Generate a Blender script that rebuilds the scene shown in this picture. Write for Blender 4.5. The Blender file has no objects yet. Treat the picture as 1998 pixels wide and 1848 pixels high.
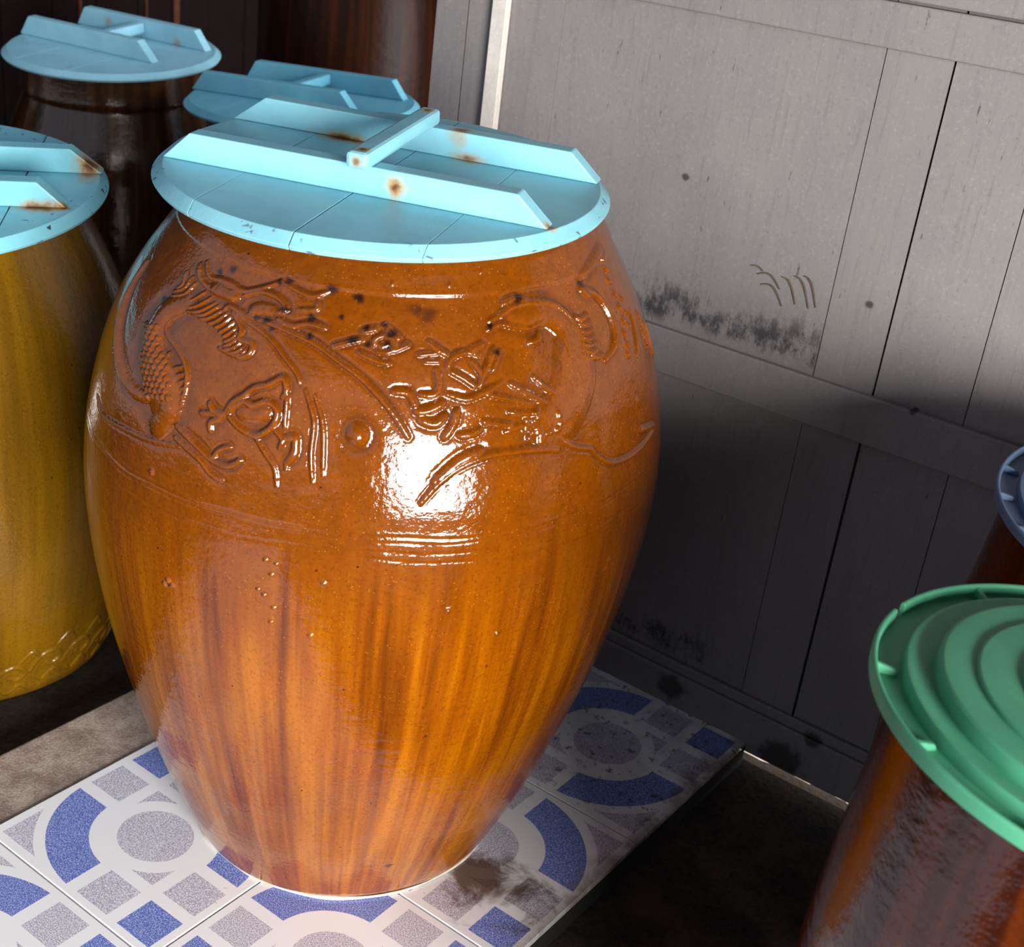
import bpy, bmesh, math, random
import numpy as np
from mathutils import Vector, Matrix

# ------------------------------------------------------------------ camera
scene = bpy.context.scene
COL = scene.collection
cam_d = bpy.data.cameras.new('camera')
cam = bpy.data.objects.new('camera', cam_d)
COL.objects.link(cam)
F_PX = 2610.94
cam_d.sensor_fit = 'HORIZONTAL'
cam_d.sensor_width = 36.0
cam_d.lens = F_PX / 1998.0 * 36.0
cam_d.clip_start = 0.02
YAW, PITCH, ROLL = math.radians(123.754), math.radians(25.07), math.radians(7.352)
_d = Vector((math.cos(PITCH) * math.cos(YAW), math.cos(PITCH) * math.sin(YAW), -math.sin(PITCH)))
_r = Vector((math.sin(YAW), -math.cos(YAW), 0))
_u = _r.cross(_d)
_r2 = math.cos(ROLL) * _r + math.sin(ROLL) * _u
_u2 = -math.sin(ROLL) * _r + math.cos(ROLL) * _u
_m = Matrix((_r2, _u2, -_d)).transposed().to_4x4()
_m.translation = Vector((0.928, -1.346, 1.216))
cam.matrix_world = _m
cam_d.dof.use_dof = True
cam_d.dof.focus_distance = 1.5
cam_d.dof.aperture_fstop = 9.0
scene.camera = cam

# ------------------------------------------------------------------ light
world = bpy.data.worlds.new('world')
scene.world = world
world.use_nodes = True
world.node_tree.nodes['Background'].inputs[0].default_value = (0.74, 0.84, 1.0, 1)
world.node_tree.nodes['Background'].inputs[1].default_value = 0.52
sun_d = bpy.data.lights.new('sun', 'SUN')
sun_d.energy = 3.0
sun_d.angle = math.radians(0.6)
sun_d.color = (1.0, 0.93, 0.84)
sun = bpy.data.objects.new('sun', sun_d)
COL.objects.link(sun)
sun.rotation_euler = Vector((-0.25, -0.75, -0.62)).to_track_quat('-Z', 'Y').to_euler()
door_d = bpy.data.lights.new('doorway_daylight', 'AREA')
door_d.shape = 'RECTANGLE'
door_d.size = 1.75
door_d.size_y = 1.30
door_d.energy = 385.0
door_d.color = (1.0, 0.97, 0.93)
door = bpy.data.objects.new('doorway_daylight', door_d)
COL.objects.link(door)
door.location = (3.06, -2.20, 0.99)
door.rotation_euler = Vector((-1, 0, 0)).to_track_quat('-Z', 'Y').to_euler()
yard_d = bpy.data.lights.new('back_yard_daylight', 'AREA')
yard_d.shape = 'RECTANGLE'
yard_d.size = 1.7
yard_d.size_y = 1.8
yard_d.energy = 80.0
yard_d.color = (0.95, 0.98, 1.0)
yard = bpy.data.objects.new('back_yard_daylight', yard_d)
COL.objects.link(yard)
yard.location = (1.25, 1.45, 0.95)
yard.rotation_euler = Vector((-1, 0, 0)).to_track_quat('-Z', 'Y').to_euler()
vs = scene.view_settings
vs.view_transform = 'Standard'
vs.look = 'None'
vs.gamma = 1.0
vs.use_curve_mapping = False
vs.exposure = 0.25
scene.cycles.adaptive_threshold = 0.02
scene.cycles.max_bounces = 6
scene.cycles.use_light_tree = False
scene.cycles.diffuse_bounces = 3
scene.cycles.glossy_bounces = 3
scene.cycles.transmission_bounces = 2
scene.cycles.caustics_reflective = False
scene.cycles.caustics_refractive = False

# ------------------------------------------------------------------ helpers
def srgb(r, g, b):
    f = lambda c: c / 12.92 if c <= 0.04045 else ((c + 0.055) / 1.055) ** 2.4
    return (f(r / 255), f(g / 255), f(b / 255), 1.0)

class NT:
    """small wrapper that builds node expressions"""
    def __init__(self, name):
        self.mat = bpy.data.materials.new(name)
        self.mat.use_nodes = True
        self.t = self.mat.node_tree
        self.bsdf = self.t.nodes['Principled BSDF']
        self._tc = None
    def n(self, typ, **kw):
        nd = self.t.nodes.new(typ)
        for k, v in kw.items(): setattr(nd, k, v)
        return nd
    def put(self, sock, v):
        if hasattr(v, 'is_linked') or isinstance(v, bpy.types.NodeSocket): self.t.links.new(v, sock)
        else: sock.default_value = v
    def coord(self, which='Object'):
        if self._tc is None: self._tc = self.n('ShaderNodeTexCoord')
        return self._tc.outputs[which]
    def geo(self, which='Position'):
        return self.n('ShaderNodeNewGeometry').outputs[which]
    def m(self, op, a, b=0.0, c=0.0, clamp=False):
        nd = self.n('ShaderNodeMath', operation=op, use_clamp=clamp)
        self.put(nd.inputs[0], a); self.put(nd.inputs[1], b); self.put(nd.inputs[2], c)
        return nd.outputs[0]
    def xyz(self, v):
        nd = self.n('ShaderNodeSeparateXYZ'); self.put(nd.inputs[0], v)
        return nd.outputs[0], nd.outputs[1], nd.outputs[2]
    def vec(self, x, y, z):
        nd = self.n('ShaderNodeCombineXYZ')
        for i, q in enumerate((x, y, z)): self.put(nd.inputs[i], q)
        return nd.outputs[0]
    def mapv(self, v, scale=(1, 1, 1), loc=(0, 0, 0)):
        nd = self.n('ShaderNodeMapping'); self.put(nd.inputs[0], v)
        nd.inputs['Scale'].default_value = scale; nd.inputs['Location'].default_value = loc
        return nd.outputs[0]
    def noise(self, v, scale, detail=3.0, rough=0.55, dist=0.0, col=False):
        nd = self.n('ShaderNodeTexNoise'); self.put(nd.inputs['Vector'], v)
        nd.inputs['Scale'].default_value = scale; nd.inputs['Detail'].default_value = detail
        nd.inputs['Roughness'].default_value = rough; nd.inputs['Distortion'].default_value = dist
        return nd.outputs['Color' if col else 'Fac']
    def voro(self, v, scale, feature='F1'):
        nd = self.n('ShaderNodeTexVoronoi', feature=feature); self.put(nd.inputs['Vector'], v)
        nd.inputs['Scale'].default_value = scale
        return nd.outputs['Distance']
    def step(self, v, lo, hi):
        nd = self.n('ShaderNodeMapRange', interpolation_type='SMOOTHSTEP')
        self.put(nd.inputs[0], v); nd.inputs[1].default_value = lo; nd.inputs[2].default_value = hi
        return nd.outputs[0]
    def mix(self, f, a, b, mode='MIX'):
        nd = self.n('ShaderNodeMix', data_type='RGBA', blend_type=mode)
        self.put(nd.inputs[0], f); self.put(nd.inputs[6], a); self.put(nd.inputs[7], b)
        return nd.outputs[2]
    def ramp(self, f, stops):
        nd = self.n('ShaderNodeValToRGB'); self.put(nd.inputs[0], f)
        e = nd.color_ramp.elements
        while len(e) < len(stops): e.new(0.5)
        for k, (p, c) in enumerate(stops): e[k].position = p; e[k].color = c
        return nd.outputs[0]
    def attr(self, name):
        return self.n('ShaderNodeAttribute', attribute_name=name).outputs['Fac']
    def dist(self, v, pt, scale=(1, 1, 1)):
        nd = self.n('ShaderNodeVectorMath', operation='SUBTRACT'); self.put(nd.inputs[0], v); nd.inputs[1].default_value = pt
        n2 = self.n('ShaderNodeVectorMath', operation='MULTIPLY'); self.put(n2.inputs[0], nd.outputs[0]); n2.inputs[1].default_value = scale
        n3 = self.n('ShaderNodeVectorMath', operation='LENGTH'); self.put(n3.inputs[0], n2.outputs[0])
        return n3.outputs['Value']
    def bump(self, h, strength, distance):
        nd = self.n('ShaderNodeBump'); self.put(nd.inputs['Height'], h)
        nd.inputs['Strength'].default_value = strength; nd.inputs['Distance'].default_value = distance
        self.t.links.new(nd.outputs[0], self.bsdf.inputs['Normal'])
    def out(self, color=None, rough=None, spec=None, **kw):
        if color is not None: self.put(self.bsdf.inputs['Base Color'], color)
        if rough is not None: self.put(self.bsdf.inputs['Roughness'], rough)
        if spec is not None: self.put(self.bsdf.inputs['Specular IOR Level'], spec)
        for k, v in kw.items(): self.put(self.bsdf.inputs[k], v)
        return self.mat

def tag(o, label=None, cat=None, group=None, kind=None):
    if label: o['label'] = label
    if cat: o['category'] = cat
    if group: o['group'] = group
    if kind: o['kind'] = kind
    return o

def empty(name, loc=(0, 0, 0), rot=None):
    o = bpy.data.objects.new(name, None); COL.objects.link(o)
    o.location = loc
    if rot is not None: o.rotation_euler = rot
    o.empty_display_size = 0.05
    return o

def mesh_obj(name, verts, faces, mat, parent=None, smooth=False, bevel=0.0, seg=2, me=None):
    if me is None:
        me = bpy.data.meshes.new(name)
        me.from_pydata([tuple(v) for v in verts], [], [tuple(f) for f in faces])
        me.materials.append(mat)
        if smooth: me.polygons.foreach_set('use_smooth', [True] * len(me.polygons))
        me.update()
    o = bpy.data.objects.new(name, me); COL.objects.link(o)
    if parent is not None: o.parent = parent
    if bevel > 0:
        b = o.modifiers.new('bevel', 'BEVEL'); b.width = bevel; b.segments = seg; b.limit_method = 'ANGLE'; b.angle_limit = math.radians(35)
    return o

def box_geo(x0, x1, y0, y1, z0, z1):
    v = [(x0, y0, z0), (x1, y0, z0), (x1, y1, z0), (x0, y1, z0), (x0, y0, z1), (x1, y0, z1), (x1, y1, z1), (x0, y1, z1)]
    f = [(0, 3, 2, 1), (4, 5, 6, 7), (0, 1, 5, 4), (1, 2, 6, 5), (2, 3, 7, 6), (3, 0, 4, 7)]
    return v, f

def box(name, b, mat, parent=None, bevel=0.0, seg=2):
    v, f = box_geo(*b)
    return mesh_obj(name, v, f, mat, parent, bevel=bevel, seg=seg)

def prism(name, poly, v0, v1, mat, parent=None, bevel=0.0):
    """poly: list of (u, h), extruded along v"""
    n = len(poly)
    v = [(u, v0, h) for u, h in poly] + [(u, v1, h) for u, h in poly]
    f = [tuple(range(n)), tuple(reversed(range(n, 2 * n)))] + [(i, i + n, (i + 1) % n + n, (i + 1) % n) for i in range(n)]
    return mesh_obj(name, v, f, mat, parent, bevel=bevel)

def spline(zn, rad, zq):
    """natural cubic spline"""
    zn = np.asarray(zn, float); rad = np.asarray(rad, float); n = len(zn); h = np.diff(zn)
    A = np.eye(n); b = np.zeros(n)
    for i in range(1, n - 1):
        A[i, i - 1] = h[i - 1]; A[i, i] = 2 * (h[i - 1] + h[i]); A[i, i + 1] = h[i]
        b[i] = 6 * ((rad[i + 1] - rad[i]) / h[i] - (rad[i] - rad[i - 1]) / h[i - 1])
    m = np.linalg.solve(A, b)
    zq = np.asarray(zq, float); i = np.clip(np.searchsorted(zn, zq) - 1, 0, n - 2)
    a = zn[i + 1] - zq; c = zq - zn[i]; hh = h[i]
    return (m[i] * a ** 3 + m[i + 1] * c ** 3) / (6 * hh) + (rad[i] / hh - m[i] * hh / 6) * a + (rad[i + 1] / hh - m[i + 1] * hh / 6) * c

def sstep(x, a, b):
    t = np.clip((x - a) / (b - a), 0, 1); return t * t * (3 - 2 * t)

def lean_rot(N, az):
    """rotation whose z is N and whose x points to azimuth az (degrees) within the plane"""
    N = Vector(N).normalized(); a = math.radians(az)
    u = Vector((math.cos(a), math.sin(a), 0)); u = (u - N * u.dot(N)).normalized(); v = N.cross(u)
    return Matrix((u, v, N)).transposed().to_euler()

# ------------------------------------------------------------------ materials
def glaze(name, dark, mid, light, streak=1.0, rough=0.13, spec=0.65, top_dark=None, spot_attr=False, speck=0.3, top=(0.45, 0.62)):
    t = NT(name); co = t.coord('Object')
    x, y, z = t.xyz(co)
    th = t.m('ARCTAN2', y, x)
    s1 = t.noise(t.vec(t.m('MULTIPLY', th, 9.0), t.m('MULTIPLY', z, 2.0), 0.0), 1.0, 3, 0.55, 0.35)
    s2 = t.noise(t.vec(t.m('MULTIPLY', th, 30.0), t.m('MULTIPLY', z, 4.0), 3.0), 1.0, 3, 0.6, 0.3)
    big = t.noise(co, 3.5, 2)
    f = t.m('ADD', t.m('MULTIPLY', s1, 0.62 * streak), t.m('ADD', t.m('MULTIPLY', s2, 0.28 * streak), t.m('MULTIPLY', big, 0.25)))
    f = t.m('ADD', f, 0.5 * (0.9 - 0.9 * streak))
    c = t.ramp(f, [(0.42, dark), (0.56, mid), (0.70, light)])
    if top_dark is not None:
        zz = t.m('ADD', z, t.m('MULTIPLY', t.m('SUBTRACT', s1, 0.5), 0.22))
        fine = t.noise(co, 55, 4, 0.65)
        c = t.mix(t.step(zz, *top), c, t.mix(t.m('MULTIPLY', t.step(fine, 0.35, 0.7), 0.45), top_dark, mid))
    sp = t.voro(co, 210)
    sm = t.m('MULTIPLY', t.m('LESS_THAN', sp, 0.16), t.m('GREATER_THAN', t.noise(co, 22, 2), 0.5))
    c = t.mix(t.m('MULTIPLY', sm, speck), c, (min(1, light[0] * 1.6), min(1, light[1] * 1.8), light[2] * 2 + 0.02, 1))
    gr = t.noise(co, 260, 2, 0.7)
    c = t.mix(t.m('MULTIPLY', t.step(gr, 0.5, 0.72), 0.38), c, (dark[0] * 0.6, dark[1] * 0.55, dark[2] * 0.5, 1))
    pit = t.m('MULTIPLY', t.m('LESS_THAN', t.voro(co, 46), 0.06), t.m('GREATER_THAN', t.noise(co, 9, 2), 0.52))
    c = t.mix(t.m('MULTIPLY', pit, 0.85), c, (dark[0] * 0.25, dark[1] * 0.22, dark[2] * 0.2, 1))
    if spot_attr:
        c = t.mix(t.m('MULTIPLY', t.attr('pool'), 0.6), c, (0.045, 0.012, 0.002, 1))
        c = t.mix(t.attr('iron'), c, (0.006, 0.003, 0.004, 1))
    h = t.m('ADD', t.m('MULTIPLY', t.noise(co, 150, 3, 0.6), 0.22), t.m('MULTIPLY', t.noise(t.mapv(co, (1, 1, 1.8)), 15, 4, 0.6), 1.0))
    t.bump(h, 0.45, 0.0045)
    return t.out(c, t.m('ADD', rough, t.m('MULTIPLY', t.noise(co, 60, 2), 0.05)), spec)

def paint(name, base, rust=(), seed=0.0, chips=0.35, generic_rust=0.0, R=0.237):
    t = NT(name); co = t.coord('Object')
    n1 = t.noise(t.mapv(co, (1, 1, 1), (seed, seed, 0)), 14, 4, 0.6)
    c = t.mix(t.step(n1, 0.35, 0.75), base, (base[0] * 0.82, base[1] * 0.86, base[2] * 0.86, 1))
    fine = t.noise(t.mapv(co, (40, 9, 40), (seed, 0, 0)), 4, 4, 0.6)
    c = t.mix(t.m('MULTIPLY', t.step(fine, 0.6, 0.8), 0.16), c, (base[0] * 0.5, base[1] * 0.6, base[2] * 0.62, 1))
    rn = t.noise(co, 55, 4, 0.65)
    for (px, py, pz, rad, s, sc) in rust:
        dd = t.m('ADD', t.m('DIVIDE', t.dist(co, (px, py, pz), sc), rad), t.m('MULTIPLY', t.m('SUBTRACT', rn, 0.5), 1.1))
        c = t.mix(t.m('MULTIPLY', t.m('SUBTRACT', 1.0, t.step(dd, 0.25, 1.0)), s * 0.8), c, srgb(176, 128, 34))
        c = t.mix(t.m('MULTIPLY', t.m('SUBTRACT', 1.0, t.step(dd, 0.05, 0.55)), s), c, srgb(92, 52, 20))
    if generic_rust > 0:
        g = t.m('MULTIPLY', t.step(t.noise(t.mapv(co, (1, 1, 1), (seed * 2, 3, seed)), 9, 4, 0.7), 0.60, 0.72), t.step(rn, 0.42, 0.6))
        c = t.mix(t.m('MULTIPLY', g, generic_rust), c, srgb(110, 70, 28))
    x, y, z = t.xyz(co)
    rr = t.m('SQRT', t.m('ADD', t.m('MULTIPLY', x, x), t.m('MULTIPLY', y, y)))
    edge = t.m('MULTIPLY', t.step(rr, R - 0.008, R + 0.004), t.m('LESS_THAN', z, 0.002))
    ch = t.m('MULTIPLY', edge, t.step(t.noise(co, 60, 3, 0.6, 0.4), 0.64, 0.68))
    c = t.mix(t.m('MULTIPLY', ch, chips * 2), c, srgb(58, 60, 84))
    t.bump(t.m('ADD', t.m('MULTIPLY', fine, 0.5), n1), 0.25, 0.002)
    return t.out(c, 0.42, 0.45)

def wall_paint():
    t = NT('grey_wall_paint'); co = t.geo('Position')
    x, y, z = t.xyz(co)
    base, dim = srgb(128, 123, 122), srgb(108, 106, 109)
    n1 = t.noise(t.mapv(co, (1, 1, 0.6)), 5.5, 5, 0.7)
    c = t.mix(t.m('MULTIPLY', t.step(n1, 0.3, 0.75), 0.6), base, dim)
    grain = t.noise(t.mapv(co, (150, 150, 9)), 1.0, 5, 0.7)
    speck = t.noise(co, 190, 3, 0.75)
    c = t.mix(t.m('MULTIPLY', t.step(grain, 0.52, 0.74), 0.32), c, srgb(84, 80, 80))
    c = t.mix(t.m('MULTIPLY', t.step(speck, 0.58, 0.72), 0.30), c, srgb(72, 68, 68))
    c = t.mix(t.m('MULTIPLY', t.step(speck, 0.46, 0.30), 0.18), c, srgb(170, 166, 166))
    nick = t.m('MULTIPLY', t.step(t.noise(t.mapv(co, (120, 120, 24)), 1.0, 4, 0.7), 0.66, 0.72), t.step(t.noise(co, 9, 3), 0.44, 0.58))
    c = t.mix(t.m('MULTIPLY', nick, 0.75), c, srgb(54, 50, 50))
    mold = t.m('ADD', t.m('MULTIPLY', t.noise(t.mapv(co, (85, 85, 40)), 1.0, 5, 0.8), 0.8), t.m('MULTIPLY', t.noise(co, 17, 4, 0.65), 0.7))
    for z0, zt, xa, xb in ((0.600, 0.705, 0.27, 0.30), (0.074, 0.17, 0.17, 0.26)):
        band = t.m('MULTIPLY', t.step(z, z0 - 0.004, z0 + 0.02), t.m('SUBTRACT', 1.0, t.step(z, z0 + 0.035, zt)))
        band = t.m('MULTIPLY', band, t.m('SUBTRACT', 1.0, t.step(x, xa, xb)))
        k = t.m('MULTIPLY', t.step(t.m('ADD', mold, t.m('MULTIPLY', band, 0.16)), 0.80, 1.02), band)
        c = t.mix(t.m('MULTIPLY', k, 0.85), c, srgb(38, 36, 42))
    for px, pz, rad in ((0.37 + 0.0, 0.0, 0.05), (0.335, 0.72, 0.008), (0.17, 0.03, 0.035), (0.41, 0.055, 0.02), (0.03, 0.82, 0.008), (0.43, 0.60, 0.006)):
        dd = t.m('ADD', t.m('DIVIDE', t.dist(co, (px, 0.32, pz), (1, 0, 1.2)), rad), t.m('MULTIPLY', t.m('SUBTRACT', t.noise(co, 50, 3), 0.5), 1.2))
        c = t.mix(t.m('MULTIPLY', t.m('SUBTRACT', 1.0, t.step(dd, 0.4, 1.0)), 0.8), c, srgb(34, 26, 24))
    t.bump(t.m('ADD', t.m('MULTIPLY', grain, 0.6), n1), 0.2, 0.002)
    return t.out(c, 0.6, 0.35)

def tile_mat(name, flip):
    t = NT(name); g = t.coord('Generated'); p, q, _ = t.xyz(g)
    if flip: p = t.m('SUBTRACT', 1.0, p)
    dp, dq = t.m('SUBTRACT', p, 0.5), t.m('SUBTRACT', q, 0.5)
    a, b = t.m('ABSOLUTE', dp), t.m('ABSOLUTE', dq)
    r = t.m('SQRT', t.m('ADD', t.m('MULTIPLY', dp, dp), t.m('MULTIPLY', dq, dq)))
    GT = lambda v, k: t.m('GREATER_THAN', v, k)
    LT = lambda v, k: t.m('LESS_THAN', v, k)
    AND = lambda *v: v[0] if len(v) == 1 else t.m('MULTIPLY', v[0], AND(*v[1:]))
    OR = lambda *v: v[0] if len(v) == 1 else t.m('MAXIMUM', v[0], OR(*v[1:]))
    arcq = GT(t.m('MULTIPLY', dp, dq), 0.0); sqq = t.m('SUBTRACT', 1.0, arcq)
    ina, inb = AND(GT(a, 0.034), LT(a, 0.216)), AND(GT(b, 0.034), LT(b, 0.216))
    oua, oub = AND(GT(a, 0.277), LT(a, 0.462)), AND(GT(b, 0.277), LT(b, 0.462))
    blue = OR(AND(arcq, GT(r, 0.283), LT(r, 0.465), GT(a, 0.029), GT(b, 0.03)), AND(sqq, oua, oub))
    grey = OR(LT(r, 0.165), AND(arcq, GT(r, 0.515), LT(a, 0.456), LT(b, 0.456)), AND(sqq, OR(AND(ina, oub), AND(oua, inb), AND(ina, inb, GT(r, 0.232)))))
    co = t.geo('Position')
    sp = t.noise(co, 620, 2, 0.7)
    bl = t.mix(t.step(sp, 0.42, 0.66), srgb(70, 94, 176), srgb(172, 184, 226))
    gr = t.mix(t.step(sp, 0.40, 0.62), srgb(146, 148, 172), srgb(224, 222, 228))
    c = t.mix(grey, srgb(226, 228, 232), gr)
    c = t.mix(blue, c, bl)
    # grime of its own shape: rust smear beside the big jar, dirt on the wall side and along the outer edge
    x, y, z = t.xyz(co)
    gn = t.noise(co, 16, 4, 0.65, 0.5); gf = t.noise(co, 60, 4, 0.7)
    dsm = t.m('ADD', t.m('DIVIDE', t.dist(co, (0.205, -0.205, 0), (0.75, 1.15, 0)), 0.075), t.m('MULTIPLY', t.m('SUBTRACT', gn, 0.5), 2.6))
    c = t.mix(t.m('MULTIPLY', t.m('SUBTRACT', 1.0, t.step(dsm, 0.35, 1.0)), 0.9), c, srgb(78, 52, 28))
    ed = t.m('MULTIPLY', t.step(t.m('ADD', x, t.m('MULTIPLY', t.m('SUBTRACT', gn, 0.5), 0.09)), 0.272, 0.325), t.step(y, -0.42, -0.2))
    c = t.mix(t.m('MULTIPLY', ed, 0.8), c, srgb(92, 66, 42))
    wl = t.m('MULTIPLY', t.step(y, -0.12, 0.12), t.step(gf, 0.56, 0.66))
    c = t.mix(t.m('MULTIPLY', wl, 0.75), c, srgb(48, 42, 40))
    haze = t.m('MULTIPLY', t.step(y, -0.1, 0.25), t.step(gn, 0.3, 0.7))
    c = t.mix(t.m('MULTIPLY', haze, 0.35), c, srgb(110, 104, 98))
    spk = t.m('MULTIPLY', t.step(gf, 0.66, 0.72), t.step(t.noise(co, 7, 2), 0.45, 0.6))
    c = t.mix(t.m('MULTIPLY', spk, 0.7), c, srgb(96, 84, 72))
    return t.out(c, 0.16, 0.5)

def rough_mat(name, c0, c1, scale=12, rough=0.9, bump=0.6, dist=0.006, spec=0.3):
    t = NT(name); co = t.geo('Position')
    n = t.noise(co, scale, 5, 0.7); f = t.noise(co, scale * 13, 3, 0.7)
    c = t.mix(t.step(t.m('ADD', t.m('MULTIPLY', n, 0.65), t.m('MULTIPLY', f, 0.4)), 0.38, 0.68), c0, c1)
    t.bump(t.m('ADD', t.m('MULTIPLY', f, 0.35), t.m('MULTIPLY', n, 0.5)), bump, dist)
    return t.out(c, rough, spec)

def plastic(name, col, col2):
    t = NT(name); co = t.coord('Object')
    n = t.noise(co, 9, 4, 0.65)
    c = t.mix(t.step(n, 0.35, 0.7), col, col2)
    d = t.m('MULTIPLY', t.step(t.noise(co, 80, 3), 0.66, 0.74), t.step(n, 0.45, 0.6))
    c = t.mix(t.m('MULTIPLY', d, 0.5), c, (col[0] * 0.4, col[1] * 0.4, col[2] * 0.4, 1))
    t.bump(t.noise(co, 120, 3), 0.12, 0.001)
    return t.out(c, 0.5, 0.4)

M_WALL = wall_paint()
M_TILE = (tile_mat('blue_pattern_tile', False), tile_mat('blue_pattern_tile_turned', True))
M_CEMENT = rough_mat('grey_cement', srgb(124, 108, 98), srgb(178, 164, 152), 22)
M_FLOOR = rough_mat('black_cement_pit_shade', srgb(14, 11, 9), srgb(56, 45, 37), 9, 0.9)  # dark cement, made blacker so the pit's deep shade sits in its colour
M_GROUND = rough_mat('sunlit_sand', srgb(196, 172, 156), srgb(232, 214, 200), 30)
M_DARKWOOD = rough_mat('dark_red_wood', srgb(22, 8, 8), srgb(38, 14, 12), 6, 0.7, 0.4)
M_DARKTRIM = rough_mat('brown_batten_wood', srgb(96, 54, 36), srgb(140, 84, 56), 10, 0.7)
M_BACKING = rough_mat('black_board', srgb(14, 13, 13), srgb(24, 22, 22), 10, 0.9)
M_BATTEN = rough_mat('cream_batten_paint', srgb(196, 190, 182), srgb(216, 210, 202), 14, 0.6, 0.2, 0.002)
M_SCUFF = rough_mat('brown_scuff', srgb(84, 70, 60), srgb(104, 90, 78), 40, 0.8, 0.1)
M_MORTAR = rough_mat('white_mortar', srgb(176, 160, 140), srgb(222, 214, 204), 40, 0.8, 0.3, 0.002)

# ------------------------------------------------------------------ the setting
rnd = random.Random(7)
FZ = -0.04
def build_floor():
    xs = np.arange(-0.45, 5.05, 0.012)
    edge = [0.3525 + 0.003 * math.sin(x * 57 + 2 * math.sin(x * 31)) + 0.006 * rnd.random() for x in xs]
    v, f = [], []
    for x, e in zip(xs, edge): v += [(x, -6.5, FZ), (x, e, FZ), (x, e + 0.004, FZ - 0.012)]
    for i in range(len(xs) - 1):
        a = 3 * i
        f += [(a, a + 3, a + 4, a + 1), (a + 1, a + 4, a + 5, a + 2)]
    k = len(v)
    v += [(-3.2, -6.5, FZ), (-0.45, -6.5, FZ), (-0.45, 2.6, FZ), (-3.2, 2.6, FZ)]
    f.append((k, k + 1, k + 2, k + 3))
    tag(mesh_obj('floor', v, f, M_FLOOR), 'dark cement floor around the tiled strip, pit shade put into its colour', kind='structure')
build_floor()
v, f = box_geo(-8, 14, -12, 12, FZ - 0.11, FZ - 0.01)
tag(mesh_obj('ground_outside', v, f, M_GROUND), 'pale sunlit ground glimpsed under the grey plank wall', kind='structure')

# tiled strip with its kerb
strip = box('floor_tiled', (-0.3142, 0.3120, -2.47, 0.3230, FZ, -0.0085), M_BACKING, bevel=0.001)
tag(strip, 'strip of blue and white patterned tiles under the big jar', kind='structure')
ybs = [0.3245, 0.0, -0.300, -0.584, -0.880, -1.180, -1.480, -1.780, -2.080, -2.380]
xbs = [-0.3138, 0.0, 0.3129]
for i in range(2):
    for j in range(len(ybs) - 1):
        x0, x1, y1, y0 = xbs[i], xbs[i + 1], ybs[j], ybs[j + 1]
        g = 0.0011
        turned = (i - 1 + -j) % 2 == 0
        dz = rnd.uniform(-0.0004, 0.0004)
        box('tile', (x0 + g, x1 - g, y0 + g, y1 - g, -0.0085, dz), M_TILE[1 if turned else 0], strip, bevel=0.0008, seg=1)
kerb = box('trim_1', (-0.440, -0.3146, -2.47, 0.33, FZ, -0.0035), M_CEMENT, bevel=0.006, seg=3)
tag(kerb, 'rough grey cement kerb along the tiles', kind='structure')

# grey plank wall on the right
WP = 0.338
wall = box('wall_right', (-0.447, 3.2, WP + 0.0155, WP + 0.028, -0.014, 3.2), M_BACKING)
tag(wall, 'grey painted plank wall with horizontal rails', kind='structure')
seams = [(-0.447, 0), (-0.385, 0.0030), (-0.318, 0.0006), (-0.21, 0.0006), (0.28, 0.0016), (0.368, 0.0036), (0.495, 0.0016), (0.62, 0.002),
         (0.76, 0.0015), (0.90, 0.002), (1.05, 0.002), (1.20, 0.002), (1.36, 0.002), (1.52, 0.002), (1.70, 0.002), (1.90, 0.002), (2.10, 0.002), (2.30, 0.002), (2.6, 0.002), (2.9, 0.002), (3.2, 0)]
for (a, ga), (b, gb) in zip(seams[:-1], seams[1:]):
    dy = rnd.uniform(-0.0012, 0.0012)
    box('plank', (a + ga / 2, b - gb / 2, WP + dy, WP + 0.0155, -0.014, 3.2), M_WALL, wall)
for z0, z1, pr in ((0.533, 0.601, 0.013), (1.041, 1.0955, 0.016), (1.0985, 1.19, 0.010), (-0.018, 0.056, 0.014), (0.0565, 0.074, 0.009)):
    box('rail', (-0.300, 3.2, WP - pr, WP - 0.0014, z0, z1), M_WALL, wall, bevel=0.0022)
box('batten', (-0.330, -0.304, WP - 0.014, WP - 0.0014, 0.0, 3.2), M_BATTEN, wall, bevel=0.001)
# brown scuff strokes on the wide plank
def ribbon(name, pts, w, mat, parent, y):
    v, f = [], []
    n = len(pts)
    for k, (a, b) in enumerate(pts):
        p0 = Vector(pts[max(k - 1, 0)]); p1 = Vector(pts[min(k + 1, n - 1)])
        d = (p1 - p0).normalized(); nn = Vector((-d.y, d.x)) * w * (0.35 + 0.65 * math.sin(math.pi * (k + 0.5) / n))
        for s, yy in ((1, y), (-1, y), (-1, y + 0.002), (1, y + 0.002)): v.append((a + s * nn.x, yy, b + s * nn.y))
    for k in range(n - 1):
        for e in range(4): f.append((4 * k + e, 4 * k + (e + 1) % 4, 4 * k + 4 + (e + 1) % 4, 4 * k + 4 + e))
    f += [(3, 2, 1, 0), (4 * n - 4, 4 * n - 3, 4 * n - 2, 4 * n - 1)]
    return mesh_obj(name, v, f, mat, parent)
for (x0, z0, x1, z1, bow) in ((0.168, 0.716, 0.205, 0.704, 0.010), (0.176, 0.703, 0.213, 0.682, 0.012), (0.205, 0.722, 0.232, 0.690, 0.010), (0.222, 0.728, 0.252, 0.690, 0.012), (0.236, 0.732, 0.262, 0.694, 0.011), (0.156, 0.725, 0.175, 0.722, 0.003)):
    pts = []
    for k in range(9):
        s = k / 8
        pts.append((x0 + (x1 - x0) * s, z0 + (z1 - z0) * s + bow * math.sin(math.pi * s)))
    ribbon('scuff_mark', pts, 0.0011, M_SCUFF, wall, WP - 0.0016)

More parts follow.
